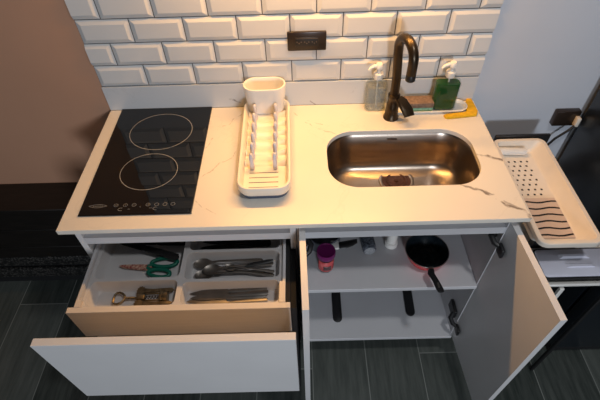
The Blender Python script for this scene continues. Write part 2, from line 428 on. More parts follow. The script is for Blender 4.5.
b = BM(); TX, TY = 1.030, -.044
b.loft([rrect(TX, TY, .124, .026, .026, .0, 8), rrect(TX, TY, .132, .033, .033, .011, 8), rrect(TX, TY, .1295, .0305, .0305, .012, 8), rrect(TX, TY, .122, .024, .024, .004, 8)])
tag(obj('sink_caddy_tray', b, 'white_plastic'), 'long rounded white tray under the sponge and the green soap bottle', 'tray')
t = thing('sponge', 'brown and green scouring sponge on the white tray behind the tap', 'sponge', (1.005, -.047, .0045))
for nm, z0, z1, m_ in (('foam_layer', .0045, .018, 'sponge_green'), ('scouring_layer', .018, .036, 'sponge_brown')):
    obj(nm, BM().box(.957, 1.048, -.066, -.022, z0, z1, .003), m_, t)
yo = [(1.178, -.005), (1.194, -.006), (1.1965, -.073), (1.188, -.092), (1.10, -.103), (1.088, -.100), (1.085, -.088), (1.098, -.0815), (1.150, -.0815), (1.163, -.076), (1.1655, -.040)]
yo = [(x-.007, y) for x, y in yo]
b = BM().prism(yo, .0005, .0085, .003)
tag(obj('cleaning_cloth', b, 'yellow'), 'yellow folded cleaning cloth at the back right corner of the worktop', 'cloth')

# ------------------------------------------------------------------ cooktop
t = thing('cooktop', 'black glass two-zone induction cooktop set into the left of the worktop', 'cooktop', (.188, -.235, 0))
obj('glass_plate', BM().prism([(.040, -.4645), (.3365, -.4645), (.3365, -.008), (.040, -.008)], .0002, .0045, .0012), 'black_glass', t, False)
def ann(bm, cx, cy, rx, ry, w, z, n=72):
    loft(bm, [circ(cx, cy, z, rx-w/2, ry-w/2, n), circ(cx, cy, z+.0001, rx-w/2, ry-w/2, n), circ(cx, cy, z+.0001, rx+w/2, ry+w/2, n), circ(cx, cy, z, rx+w/2, ry+w/2, n)], False, False)
obj('zone_ring', BM().ann(.192, -.128, .096, .086, .0020, .0046), 'print', t, False)
obj('zone_ring', BM().ann(.192, -.305, .0805, .073, .0020, .0046), 'print', t, False)
b = BM(); bm = b.bm
zc = .0046
def flat_line(bm, pts, w, z=zc):
    for (x0, y0), (x1, y1) in zip(pts, pts[1:]):
        d = Vector((x1-x0, y1-y0, 0)).normalized(); n = Vector((-d.y, d.x, 0))*w/2
        prism(bm, [(x0-n.x, y0-n.y), (x1-n.x, y1-n.y), (x1+n.x, y1+n.y), (x0+n.x, y0+n.y)], z, z+.0001)
def lens(bm, x0, x1, y, h, w):
    for s in (1, -1):
        flat_line(bm, [(x0+(x1-x0)*k/10, y+s*h*math.sin(PI*k/10)) for k in range(11)], w)
lens(bm, .060, .108, -.433, .006, .0010)
for k in range(6): flat_line(bm, [(.071+k*.0045, -.435), (.0725+k*.0045, -.431), (.074+k*.0045, -.435)], .0008)
for x in (.132, .157, .180, .217, .240, .262, .283): ann(bm, x, -.432, .0055, .0050, .0009, zc, 20)
for x in (.132, .157, .180, .217): flat_line(bm, [(x-.002, -.432), (x+.002, -.432)], .0008)
for x in (.148, .240):
    flat_line(bm, [(x+.007*math.cos(a), -.4465+.005*math.sin(a)) for a in [math.radians(60+q*24) for q in range(11)]], .001)
flat_line(bm, [(.166, -.446), (.172, -.446)], .001); flat_line(bm, [(.222, -.444), (.230, -.444)], .001); flat_line(bm, [(.196, -.438), (.199, -.441)], .001)
obj('control_markings', b, 'print', t, False)

# ------------------------------------------------------------------ dish rack on the worktop
t = thing('dish_rack', 'narrow cream dish rack with two rows of pegs and a cutlery cup', 'dish rack', (.521, -.22, 0), .010)
RX, RY, RW, RH = .5235, -.2255, .0715, .1990
obj('base_foot', BM().loft([rrect(RX, RY, RW-.008, RH-.008, .030, .0003, 6), rrect(RX, RY, RW-.003, RH-.003, .034, .0150, 6)]), 'blue_base', t)
b = BM().loft([rrect(RX, RY, RW-.003, RH-.003, .034, .015, 6), rrect(RX, RY, RW, RH, .036, .022, 6), rrect(RX, RY, RW, RH, .036, .042, 6), rrect(RX, RY, RW-.0015, RH-.0015, .035, .044, 6),
    rrect(RX, RY, RW-.006, RH-.006, .031, .044, 6), rrect(RX, RY, RW-.009, RH-.009, .029, .040, 6), rrect(RX, RY, RW-.014, RH-.014, .026, .0165, 6)], True, True)
obj('tray', b, 'cream_plastic', t)
b = BM()
for k in range(6):
    y = -.300+k*.0445
    loops = []
    for s in range(9):
        x = RX-.057+.114*s/8; e = abs(s-4)/4; hz = .0165+.002+.012*e**3
        loops.append([(x, y-.012, .0160), (x, y-.007, .0160+(hz-.016)*.8), (x, y, hz+.0015), (x, y+.007, .0160+(hz-.016)*.8), (x, y+.012, .0160)])
    b.loft(loops)
obj('drip_ridges', b, 'cream_plastic', t)
for row, x in enumerate((.4875, .5515)):
    for k in range(6):
        y = -.316+k*.0445
        b = BM().loft([rrect(x, y, .0062, .0090, .003, .0150, 3), rrect(x, y, .0056, .0080, .003, .045, 3), rrect(x, y+.001, .0046, .0062, .003, .066, 3), rrect(x, y+.001, .0020, .0035, .0015, .069, 3)])
        obj('peg', b, 'lav_plastic', t)
b = BM()
for k in range(4): b.box(.4800, .5600, -.3915+k*.0185-.0012, -.3915+k*.0185+.0012, .0163, .0168)
obj('drain_slots', b, 'blue_base', t, False)
KX, KY = .5200, -.047
b = BM().loft([rrect(KX, KY, .057, .030, .030, .020, 8), rrect(KX, KY, .059, .032, .032, .05, 8), rrect(KX, KY, .0655, .0375, .0375, .108, 8), rrect(KX, KY, .0645, .0365, .0365, .112, 8),
    rrect(KX, KY, .060, .032, .032, .112, 8), rrect(KX, KY, .0585, .0305, .0305, .108, 8), rrect(KX, KY, .052, .024, .024, .03, 8)])
obj('cutlery_cup', b, 'white_plastic', t)

# ------------------------------------------------------------------ wall sockets
t = thing('wall_socket', 'wide dark brown triple socket on the white tiled wall', 'socket', (.6505, -.008, .228))
obj('cover_plate', BM().box(.594, .707, -.017, -.0079, .199, .257, .003), 'socket_brown', t)
b = BM().box(.617, .683, -.0185, -.0165, .214, .242, .001)
obj('socket_insert', b, 'black', t)
b = BM()
for x in (.628, .650, .672):
    for dx_, dz_ in ((-.006, .0), (.006, .0), (0, -.004)): b.box(x+dx_-.0016, x+dx_+.0016, -.0188, -.0184, .226+dz_, .2295+dz_)
b.box(.618, .682, -.0188, -.0184, .2375, .2395)
obj('pin_holes', b, 'dark_steel', t, False)
t = thing('wall_socket', 'dark socket box on the grey wall beside the black fridge', 'socket', (1.528, 0, -.076))
obj('cover_plate', BM().box(1.487, 1.568, -.022, -.0003, -.106, -.047, .003), 'socket_brown', t)
obj('plug', BM().box(1.553, 1.566, -.040, -.0215, -.098, -.064, .002), 'beige', t)
b = BM().tube([(1.555, -.037, -.094), (1.54, -.038, -.115), (1.513, -.035, -.15), (1.493, -.03, -.20), (1.483, -.03, -.27), (1.478, -.03, -.36), (1.475, -.03, -.6), (1.474, -.03, -.846)], .0042, 10)
tag(obj('power_cable', b, 'black'), 'black cable curving down the grey wall from the socket', 'cable')

# ------------------------------------------------------------------ base cabinets
def rail_profile(bm, x0, x1):
    box(bm, x0, x1, -.470, -.462, -.062, -.0165)
    box(bm, x0, x1, -.4895, -.462, -.086, -.060, .0012)

# left cabinet
t = thing('base_cabinet', 'white base cabinet under the cooktop with two drawers pulled open', 'cabinet', (.315, -.25, FZ))
obj('side_panel', BM().box(.022, .038, -.490, -.012, -.705, -.0165, .0008, 1), 'white_board', t, False)
obj('side_panel', BM().box(.5905, .6065, -.490, -.012, -.705, -.0165, .0008, 1), 'white_board', t, False)
obj('bottom_panel', BM().box(.038, .5905, -.490, -.012, -.705, -.689), 'white_board', t, False)
obj('back_panel', BM().box(.038, .5905, -.018, -.010, -.689, -.0165), 'shaded_board', t, False)
obj('top_rail', BM().rail_profile(.038, .5905), 'shaded_board', t, False)
obj('plinth', BM().box(.03, .60, -.43, -.414, FZ+.0005, -.705), 'black_matte', t, False)
# closed bottom drawer front
d = obj('drawer', BM().box(.022, .606, -.509, -.491, -.703, -.378, .0008, 1), 'white_board', t, False)
# tall drawer with front
d = obj('drawer', BM().box(.0555, .0675, -.772, -.25, -.362, -.262).box(.5615, .5735, -.772, -.25, -.362, -.262)
        .box(.0675, .5615, -.772, -.25, -.362, -.350).box(.0675, .5615, -.262, -.25, -.350, -.262), 'shaded_board', t, False)
f = obj('drawer_front', BM().box(.0175, .6035, -.7905, -.772, -.379, -.052, .0008, 1), 'white_board', d, False)
obj('drawer_runner', BM().box(.5745, .5885, -.700, -.25, -.350, -.315, .001, 1), 'black', d, False)
obj('drawer_runner', BM().box(.0400, .0545, -.700, -.25, -.350, -.315, .001, 1), 'black', d, False)
# inner cutlery drawer
d = obj('drawer', BM().box(.044, .0515, -.6605, -.17, -.250, -.1200).box(.5685, .576, -.6605, -.17, -.250, -.1200)
        .box(.0515, .5685, -.6605, -.17, -.188, -.1745).box(.0515, .5685, -.178, -.17, -.1745, -.12), 'shaded_board', t, False)
f = obj('drawer_front', BM().box(.0285, .5885, -.6765, -.6605, -.252, -.1195, .0008, 1), 'warm_lit_board', d, False)
obj('corner_bracket', BM().box(.0445, .0585, -.6600, -.640, -.16, -.1190), 'warm_lit_board', d, False)
obj('corner_bracket', BM().box(.5610, .5755, -.6600, -.600, -.16, -.1190), 'warm_lit_board', d, False)
obj('drawer_runner', BM().box(.5768, .5892, -.660, -.17, -.258, -.128, .001, 1).box(.5895, .6035, -.674, -.4925, -.690, -.128, .001, 1), 'black_matte', d, False)  # second box: tall black sheet filling the gap beside the drawer
obj('drawer_runner', BM().box(.0388, .0432, -.655, -.17, -.19, -.135, .001, 1), 'shaded_board', d, False)

# right cabinet
t = thing('base_cabinet', 'white base cabinet under the sink with both doors swung open', 'cabinet', (.895, -.25, FZ))
obj('side_panel', BM().box(.6085, .6245, -.490, -.012, -.705, -.0165, .0008, 1), 'white_board', t, False)
obj('side_panel', BM().box(1.166, 1.182, -.490, -.012, -.705, -.0165, .0008, 1), 'shaded_board', t, False)
obj('bottom_panel', BM().box(.6245, 1.166, -.503, -.012, -.710, -.694, .0008, 1), 'shaded_board', t, False)
obj('back_panel', BM().box(.6245, 1.166, -.018, -.010, -.689, -.0165), 'shaded_board', t, False)
obj('shelf', BM().box(.6255, 1.165, -.499, -.020, -.361, -.345, .0012, 1), 'shaded_board', t, False)
obj('top_rail', BM().rail_profile(.6245, 1.166), 'shaded_board', t, False)
obj('plinth', BM().box(.615, 1.175, -.43, -.414, FZ+.0005, -.705), 'black_matte', t, False)
def door(bm, hx, hy, ang, w, th, z0, z1, side):
    """hinge corner (hx,hy); ang = direction of the leaf; thickness to the given side"""
    d = Vector((math.cos(ang), math.sin(ang), 0)); n = Vector((-d.y, d.x, 0))*side*th
    a = Vector((hx, hy, 0)); pts = [a, a+d*w, a+d*w+n, a+n]
    L = [[(p.x, p.y, z) for p in pts] for z in (z0, z1)]
    loft(bm, L)
dl = obj('door', BM().door(.6145, -.4915, math.radians(-89), .236, .016, -.703, -.036, 1), 'white_board', t, False)
AR = math.atan2(-.765+.4915, 1.184-1.169)
dr = obj('door', BM().door(1.1685, -.4915, AR, .277, .016, -.703, -.036, 1), 'white_board', t, False)
def hinge(bm, x, y, z, s):
    """s=+1: panel to the right of the hinge"""
    box(bm, x-s*.012, x, y, y+.055, z-.022, z+.022, .002, 1)
    tube(bm, [(x-s*.010, y+.008, z+.006), (x-s*.022, y-.006, z-.004), (x-s*.016, y-.022, z-.016), (x-s*.004, y-.034, z-.018)], [.008, .009, .008, .007], 8)
    box(bm, x-s*.008, x+s*.002, y-.060, y-.028, z-.040, z-.006, .004, 2)
obj('hinge', BM().hinge(1.1655, -.472, -.105, 1), 'black', dr)
obj('hinge', BM().hinge(1.1655, -.472, -.590, 1), 'black', dr)
obj('hinge', BM().hinge(.6250, -.455, -.150, -1), 'black', dl)

# black flat bars lying on the cabinet floor
def flat_bar(bm, x0, y0, x1, y1, hw, z0, z1):
    d = Vector((x1-x0, y1-y0, 0)).normalized(); n = Vector((-d.y, d.x, 0)); out = []
    for k in range(9):
        a = -PI/2+PI*k/8; p = Vector((x1, y1, 0))+d*hw*math.cos(a)+n*hw*math.sin(a); out.append((p.x, p.y))
    p = Vector((x0, y0, 0)); out += [(p+n*hw)[:2], (p-n*hw)[:2]]
    prism(bm, out, z0, z1, .001)
o = obj('flat_bar', BM().flat_bar(.751, -.10, .748, -.420, .0175, -.6938, -.688), 'black'); tag(o, 'flat black round-ended bar on the cabinet floor, left one below the jar', 'bar', 'black bars on the cabinet floor')
o = obj('flat_bar', BM().flat_bar(1.042, -.10, 1.030, -.402, .0175, -.6938, -.688), 'black'); tag(o, 'flat black round-ended bar on the cabinet floor, right one below the pan', 'bar', 'black bars on the cabinet floor')

# ------------------------------------------------------------------ things on the shelf
t = thing('frying_pan', 'small red frying pan with black inside, handle over the shelf edge', 'pan', (1.022, -.385, -.345))
PX, PY = 1.022, -.388
obj('pan_body', BM().lathe(PX, PY, [(.045, -.3448), (.052, -.342), (.062, -.322), (.0685, -.302), (.0695, -.300), (.0685, -.299)], 48, True, False), 'red', t)
obj('pan_lining', BM().lathe(PX, PY, [(.0684, -.2989), (.0665, -.2995), (.060, -.320), (.050, -.3375), (.042, -.340)], 48, False, True), 'pan_black', t)
obj('pan_rim', BM().tube(circ(PX, PY, -.299, .0682, n=48), .0015, 6, True), 'chrome', t)
obj('handle_bracket', BM().box(PX-.007, PX+.007, PY-.080, PY-.062, -.308, -.301, .001, 1), 'chrome', t)
PX -= .007
hp = [(PX+.004, PY-.074, -.300, .0095), (PX+.000, PY-.092, -.296, .011), (PX+.007, PY-.120, -.291, .010), (PX+.012, PY-.148, -.290, .0115), (PX+.014, PY-.158, -.290, .009)]
b = BM(); b.loft([[(x+w*math.cos(2*PI*k/12), y, z+.0055*math.sin(2*PI*k/12)) for k in range(12)] for x, y, z, w in hp])
obj('handle', b, 'black', t)
obj('hanging_eye', BM().loft([rrect(PX+.0098, PY-.138, .0028, .0095, .0027, -.286, 4), rrect(PX+.0098, PY-.138, .0028, .0095, .0027, -.2840, 4)]), 'chrome', t)

t = thing('jar', 'small jar with a purple screw lid and red printed label on the shelf', 'jar', (.695, -.415, -.345))
JX, JY = .695, -.414
obj('jar_body', BM().lathe(JX, JY, [(.020, -.3448), (.0245, -.341), (.0255, -.330), (.0255, -.285), (.022, -.272)], 32), 'soap_clear', t)
obj('contents', BM().lathe(JX, JY, [(.0185, -.343), (.0225, -.339), (.0235, -.330), (.0235, -.30), (.022, -.299)], 32), 'jar_dark', t)
b = BM()
b.loft([[(JX+.0259*math.cos(a), JY+.0259*math.sin(a), z) for a in [math.radians(200+q*8) for q in range(20)]] for z in (-.334, -.283)], False, False, False)
o = obj('paper_label', b, 'jar_label', t); o.modifiers.new('thick', 'SOLIDIFY').thickness = .0003
b = BM()
b.loft([[(JX+.0264*math.cos(a), JY+.0264*math.sin(a), z) for a in [math.radians(250+q*8) for q in range(8)]] for z in (-.326, -.304)], False, False, False)
o = obj('label_picture', b, 'jar_dark', t); o.modifiers.new('thick', 'SOLIDIFY').thickness = .0003
rid = []
loops = []
for r_, z_ in ((.0282, -.274), (.0292, -.272), (.0292, -.254), (.0280, -.2505)):
    loops.append([(JX+(r_+.0004*(k % 2))*math.cos(2*PI*k/64), JY+(r_+.0004*(k % 2))*math.sin(2*PI*k/64), z_) for k in range(64)])
loops.append(circ(JX, JY, -.2505, .0250, n=64)); loops.append(circ(JX, JY, -.2515, .0245, n=64))
obj('lid', BM().loft(loops), 'purple', t)

t = thing('saucepan', 'grey saucepan with black handle at the back left of the shelf', 'pan', (.692, -.305, -.345))
SX, SY = .692, -.306
obj('pan_body', BM().lathe(SX, SY, [(.050, -.3448), (.056, -.342), (.058, -.33), (.060, -.285), (.062, -.283), (.0605, -.282), (.0575, -.285), (.055, -.335), (.050, -.340)], 40), 'saucepan', t)
obj('handle_tag', BM().box(.714, .740, -.376, -.345, -.303, -.293, .002, 2), 'white_plastic', t)
b = BM(); b.loft([[(x, y+w*math.cos(2*PI*k/12), z+.006*math.sin(2*PI*k/12)) for k in range(12)] for x, y, z, w in ((.734, -.358, -.300, .007), (.745, -.361, -.299, .014), (.765, -.359, -.298, .015), (.785, -.353, -.298, .013), (.801, -.347, -.298, .008))])
obj('handle', b, 'black', t)
obj('handle_arm', BM().tube([(.735, -.338, -.305), (.730, -.348, -.303), (.728, -.358, -.302)], .005, 8), 'chrome', t)

t = thing('bottle', 'dark speckled glass bottle lying on the shelf with its base outward', 'bottle', (.835, -.33, -.345))
ax0, ax1 = Vector((.842, -.372, -.321)), Vector((.828, -.20, -.321)); dd = (ax1-ax0)
obj('glass_body', BM().tube([tuple(ax0+dd*f) for f in (0, .03, .1, .6, .75, .85, 1.0)], [.019, .0225, .0235, .0235, .018, .011, .010], 28), 'tube_dark', t)
obj('base_disc', BM().tube([tuple(ax0-dd*.012), tuple(ax0)], [.0165, .0185], 28), 'tube_cap', t)

# ------------------------------------------------------------------ cutlery tray in the inner drawer
ZR, ZB = -.132, -.172
TRX0, TRX1, TRY0, TRY1 = .0525, .5675, -.6595, -.215
cells = [(.062, .291, -.653, -.580), (.062, .291, -.571, -.225), (.304, .559, -.653, -.588), (.304, .559, -.579, -.4935), (.304, .559, -.485, -.225)]
def cell_loop(c, ins, z, r=.014): return rrect((c[0]+c[1])/2, (c[2]+c[3])/2, (c[1]-c[0])/2-ins, (c[3]-c[2])/2-ins, r, z, 5)
b = BM(); bm = b.bm
outer = [(p[0], p[1]) for p in rrect((TRX0+TRX1)/2, (TRY0+TRY1)/2, (TRX1-TRX0)/2, (TRY1-TRY0)/2, .01, 0, 3)]
R_ = plate_with_holes(bm, outer, [[(p[0], p[1]) for p in cell_loop(c, 0, ZR)] for c in cells], ZR)
ring_faces(bm, R_[0], [(x, y, ZR-.010) for x, y in outer])
for vs, c in zip(R_[1:], cells):
    a = ring_faces(bm, vs, cell_loop(c, .001, ZR-.002)); a = ring_faces(bm, a, cell_loop(c, .004, ZB+.006)); a = ring_faces(bm, a, cell_loop(c, .009, ZB)); bm.faces.new(a)
o = obj('cutlery_tray', b, 'plastic_grey'); o.modifiers.new('thick', 'SOLIDIFY').thickness = .0012
tag(o, 'light grey plastic cutlery tray with five compartments in the open drawer', 'cutlery tray')

def cutlery(bm, prof, th=.0012, nv=6):
    """prof: (x, half width, z, dish depth); solid strip following a width profile"""
    top = []; bot = []
    for x, w, z, dish in prof:
        rt = []; rb = []
        for k in range(nv+1):
            v = -1+2*k/nv; zz = z - dish*(1-v*v)
            rt.append((x, w*v, zz+th*.5*(1-.6*v*v))); rb.append((x, w*v, zz-th*.5*(1-.6*v*v)))
        top.append(rt+list(reversed(rb)))
    loft(bm, top)
SPOON = [(0, .002, .006, 0), (.004, .009, .005, .002), (.012, .0145, .005, .0045), (.024, .0175, .005, .006), (.036, .0155, .005, .005), (.046, .009, .006, .002), (.053, .0045, .008, .0), (.075, .003, .012, 0), (.13, .0038, .010, 0), (.175, .0065, .006, 0), (.190, .0060, .005, 0), (.194, .003, .005, 0)]
KNIFE = [(0, .0008, .003, 0), (.01, .0045, .003, 0), (.03, .0085, .003, 0), (.07, .0095, .003, 0), (.098, .0085, .003, 0), (.104, .0045, .003, 0), (.112, .0055, .003, 0), (.17, .0075, .003, 0), (.203, .0080, .003, 0), (.207, .006, .003, 0)]
def spoon(label, x, y, z, ang, tilt=0.0, s=1.0):
    t = thing('spoon', label, 'spoon', (x, y, z), ang, 'spoons in the middle compartment')
    t.rotation_euler[1] = tilt; t.scale = (s, s, s)
    obj('bowl', BM().cutlery(SPOON[:7]), 'chrome', t, local=True)
    obj('handle', BM().cutlery(SPOON[6:], .0022), 'chrome', t, local=True)
    return t
def dup_t(src, label, x, y, z, ang, tilt=0.0, s=1.0):
    r = dup(src, (x, y, z), ang, label); r.rotation_euler[1] = tilt; r.scale = (s, s, s); return r
s1 = spoon('steel tablespoon with its bowl back left, lying along the rear wall of the compartment', .317, -.514, -.163, math.radians(1), -.03)
dup_t(s1, 'steel spoon lying over the others, bowl in the centre of the pile', .347, -.541, -.156, math.radians(6), .02)
dup_t(s1, 'steel spoon at the front left bottom of the spoon compartment, bowl half covered', .324, -.551, -.164, math.radians(2))
dup_t(s1, 'small teaspoon with a bright bowl lying on the middle of the pile', .405, -.533, -.151, math.radians(-6), .05, .72)
dup_t(s1, 'steel spoon whose handle points to the front right of the compartment', .360, -.534, -.164, math.radians(-7), .0, .95)
t = thing('table_knife', 'black-handled knife crossing over the spoons toward the right wall', 'knife', (.385, -.547, -.150), math.radians(12))
obj('blade', BM().cutlery([(0, .001, 0, 0), (.02, .006, 0, 0), (.08, .007, 0, 0)]), 'chrome', t, local=True)
obj('handle', BM().cutlery([(.078, .004, 0, 0), (.085, .006, 0, 0), (.14, .0065, 0, 0), (.158, .004, 0, 0)], .006), 'black', t, local=True)
k1 = thing('table_knife', 'steel table knife, rearmost in the front right compartment', 'knife', (.318, -.604, -.169), math.radians(3.2), 'table knives in the front compartment')
obj('blade', BM().cutlery(KNIFE[:6], .0015), 'chrome', k1, local=True)
obj('handle', BM().cutlery(KNIFE[5:], .005), 'chrome', k1, local=True)
dup(k1, (.322, -.6185, -.1665), math.radians(3.5), 'steel table knife with the point just left of its neighbours, second from the rear')
dup(k1, (.313, -.627, -.169), math.radians(4.0), 'steel table knife third from the rear in the front compartment')
dup(k1, (.320, -.640, -.1675), math.radians(3.0), 'steel table knife nearest to the inner drawer front')
def black_knife(name, label, x, y, z, ang, L, hl, w):
    t = thing(name, label, 'knife', (x, y, z), ang)
    obj('blade', BM().cutlery([(0, .0008, 0, 0), (.012, w*.6, 0, 0), (.04, w, 0, 0), (L-hl, w, 0, 0)], .002), 'black', t, local=True)
    obj('handle', BM().cutlery([(L-hl-.004, w*.7, 0, 0), (L-hl+.01, w, 0, 0), (L-.02, w*1.05, 0, 0), (L-.004, w*.9, 0, 0), (L, w*.5, 0, 0)], .010), 'black', t, local=True)
    return t
black_knife('steak_knife', 'black knife at the back of the right column, nearer the spoons', .325, -.455, -.166, math.radians(3), .205, .10, .008)
black_knife('steak_knife', 'black knife at the back of the right column, behind its twin', .330, -.432, -.166, math.radians(-2), .20, .10, .008)
black_knife('kitchen_knife', 'long black knife lying slantwise behind the scissors', .074, -.428, -.150, math.radians(-19), .210, .11, .010)
black_knife('kitchen_knife', 'black knife lying across the back left of the cutlery tray', .120, -.425, -.164, math.radians(-3), .165, .09, .011)

# scissors
t = thing('scissors', 'scissors with green grips and floral printed blades in the cutlery tray', 'scissors', (.107, -.512, -.168), math.radians(-4))
obj('blade', BM().cutlery([(0, .001, .003, 0), (.012, .0055, .003, 0), (.05, .0085, .003, 0), (.082, .010, .003, 0), (.092, .007, .003, 0)], .003), 'floral', t, local=True)
obj('blade', BM().cutlery([(0, .001, .0065, 0), (.012, .0045, .0065, 0), (.05, .0070, .0065, 0), (.082, .0080, .0065, 0), (.092, .006, .0065, 0)], .003), 'floral', t, local=True)
obj('pivot_screw', BM().lathe(.084, 0, [(.0035, .006), (.0035, .0095), (.002, .0102)], 16), 'chrome', t, local=True)
def grip(bm, cx, cy, rx, ry, rot, z, r):
    pts = []
    for k in range(28):
        a = 2*PI*k/28; px = rx*math.cos(a); py = ry*math.sin(a)*(1+.15*math.cos(a))
        pts.append((cx+px*math.cos(rot)-py*math.sin(rot), cy+px*math.sin(rot)+py*math.cos(rot), z))
    tube(bm, pts, r, 10, True)
b = BM().grip(.124, .017, .036, .0145, .10, .006, .0056); b.tube([(.080, .002, .006), (.090, .006, .006), (.096, .010, .006)], .005, 8)
obj('grip', b, 'green_handle', t, local=True)
b = BM().grip(.118, -.0185, .031, .012, -.06, .006, .0056); b.tube([(.080, -.002, .006), (.088, -.006, .006), (.094, -.010, .006)], .005, 8)
obj('grip', b, 'green_handle', t, local=True)

# winged corkscrew
t = thing('corkscrew', 'worn brass winged corkscrew in the front left compartment of the tray', 'corkscrew', (.122, -.618, -.1555), math.radians(1))
t.scale = (1, 1.12, 1)
ring = [(0, .009), (.004, .014), (.012, .0155), (.020, .012), (.027, .006), (.029, 0), (.027, -.006), (.020, -.012), (.012, -.0155), (.004, -.014), (0, -.009)]
b = BM().tube([(x, y, 0) for x, y in ring], .0028, 8, True); obj('top_ring', b, 'brass', t, local=True)
b = BM()
pr = []
for k in range(22): pr.append((.028+k*.0017, 0, 0))
b.tube(pr, [.0034 if k % 2 else .0021 for k in range(22)], 12); obj('toothed_shaft', b, 'brass', t, local=True)
b = BM(); bm = b.bm
box(bm, .060, .082, -.007, .007, -.006, .006, .002); box(bm, .120, .130, -.012, .012, -.007, .007, .002)
box(bm, .080, .122, .007, .010, -.003, .003, .001, 1); box(bm, .080, .122, -.010, -.007, -.003, .003, .001, 1)
tube(bm, [(.128, 0, 0), (.136, 0, 0), (.142, 0, 0)], [.011, .0135, .0135], 20)
obj('frame', b, 'brass', t, local=True)
b = BM(); hel = [(.078+.0012*k*.9, .0035*math.cos(k*.9), .0035*math.sin(k*.9)) for k in range(38)]
b.tube(hel, .0011, 6); obj('worm', b, 'dark_steel', t, local=True)
for s in (1, -1):
    b = BM(); bm = b.bm
    out = []
    for k in range(15):
        a = math.radians(95+k*12.5); r_ = .0098+(.0022 if k % 2 else 0); out.append((.068+r_*math.cos(a), s*(.017+r_*math.sin(a)*1.0)))
    out = [(x, y) for x, y in out] + [(.080, s*.010), (.100, s*.012), (.125, s*.013), (.152, s*.012), (.158, s*.017), (.152, s*.023), (.125, s*.022), (.100, s*.021), (.078, s*.025)]
    # order points round the hub by angle to keep the outline simple
    hub = [(.068+(.0098+(.0022 if k % 2 else 0))*math.cos(2*PI*k/22), s*.017+(.0098+(.0022 if k % 2 else 0))*math.sin(2*PI*k/22)) for k in range(22)]
    prism(bm, hub if s > 0 else hub, -.003, .003)
    arm = [(.072, s*.010), (.100, s*.0125), (.125, s*.0135), (.150, s*.0125), (.156, s*.017), (.150, s*.0225), (.125, s*.0215), (.100, s*.0205), (.072, s*.024)]
    prism(bm, arm if s > 0 else list(reversed(arm)), -.0026, .0026, .0008)
    obj('lever', b, 'brass', t, local=True)

# ------------------------------------------------------------------ cart, tray and box on the right
t = thing('utility_cart', 'white tubular metal cart standing between worktop and black fridge', 'cart', (1.40, -.34, FZ))
def bar(bm, a, b_, r=.006):
    box(bm, min(a[0], b_[0])-r, max(a[0], b_[0])+r, min(a[1], b_[1])-r, max(a[1], b_[1])+r, min(a[2], b_[2])-r, max(a[2], b_[2])+r, .002, 1)
X0, X1, Y0, Y1 = 1.350, 1.490, -.575, -.10
for x in (X0, X1):
    for y in (Y0, Y1):
        obj('leg', BM().bar((x, y, FZ+.007), (x, y, -.2385)), 'white_plastic' if x == X0 else 'black', t)
obj('shelf_frame', BM().box(1.262, 1.515, -.5765, -.5685, -.226, -.216, .002, 1).box(1.262, 1.515, -.1065, -.0935, -.232, -.216, .002, 1)
    .box(1.262, 1.274, -.57, -.105, -.232, -.216, .002, 1).box(1.503, 1.515, -.57, -.105, -.232, -.216, .002, 1).box(1.274, 1.503, -.5685, -.1065, -.230, -.222), 'white_plastic', t)

t = thing('storage_box', 'flat box with lilac-grey lid and two moulded grips on the cart', 'box', (1.40, -.515, -.2155))
BXc, BYc, BW, BH = 1.404, -.5155, .115, .0495
obj('box_body', BM().loft([rrect(BXc, BYc, BW-.004, BH-.004, .014, -.2155, 4), rrect(BXc, BYc, BW, BH, .016, -.205, 4)]), 'black', t)
obj('gasket', BM().loft([rrect(BXc, BYc, BW+.001, BH+.001, .017, -.205, 4), rrect(BXc, BYc, BW+.001, BH+.001, .017, -.199, 4)]), 'black', t)
obj('lid', BM().loft([rrect(BXc, BYc, BW-.005, BH-.0045, .011, -.199, 4), rrect(BXc, BYc, BW-.005, BH-.0045, .011, -.1960, 4), rrect(BXc, BYc, BW-.007, BH-.0065, .010, -.1945, 4)]), 'lilac', t)
def moulded(bm, x0, x1, y, s):
    loft(bm, [[(x0, y-.007, -.1946), (x1, y-.007, -.1946), (x1, y+.007, -.1946), (x0, y+.007, -.1946)], [(x0+.012, y-.0035+s*.002, -.190), (x1-.012, y-.0035+s*.002, -.190), (x1-.012, y+.0035+s*.002, -.190), (x0+.012, y+.0035+s*.002, -.190)]])
obj('moulded_grip', BM().moulded(1.355, 1.442, -.497, 1), 'lilac', t, False)
obj('moulded_grip', BM().moulded(1.362, 1.446, -.527, -1), 'lilac', t, False)

t = thing('drying_tray', 'beige plastic tray with drain holes and ridges above the cart', 'tray', (1.34, -.32, -.165))
TXc, TYc, TW, TH = 1.3310, -.3235, .0845, .2115
FXc, FW, FYc, FH = 1.3160, .0600, -.312, .178
b = BM().loft([rrect(TXc, TYc+.01, TW-.022, TH-.045, .02, -.132, 5), rrect(TXc, TYc, TW-.006, TH-.005, .022, -.10, 5), rrect(TXc, TYc, TW, TH, .025, -.094, 5), rrect(TXc, TYc, TW, TH, .025, -.080, 5), rrect(TXc, TYc, TW-.002, TH-.002, .023, -.078, 5),
   rrect(TXc, TYc, TW-.012, TH-.012, .016, -.078, 5), rrect(TXc, TYc, TW-.014, TH-.014, .015, -.081, 5), rrect(FXc, FYc, FW+.006, FH+.006, .014, -.117, 5), rrect(FXc, FYc, FW, FH, .012, -.120, 5)])
obj('tray_body', b, 'beige', t)
for ya, yb in ((-.45, -.43), (-.19, -.17)):
    obj('support_post', BM().box(1.300, 1.375, ya, yb, -.2150, -.131), 'black', t, False)
b = BM()
for i in range(8):
    for j in range(5):
        b.box(1.2655+j*.0195+(.009 if i % 2 else 0)-.0030, 1.2655+j*.0195+(.009 if i % 2 else 0)+.0030, -.322+i*.0205-.0030, -.322+i*.0205+.0030, -.1199, -.1193)
obj('drain_holes', b, 'black', t, False)
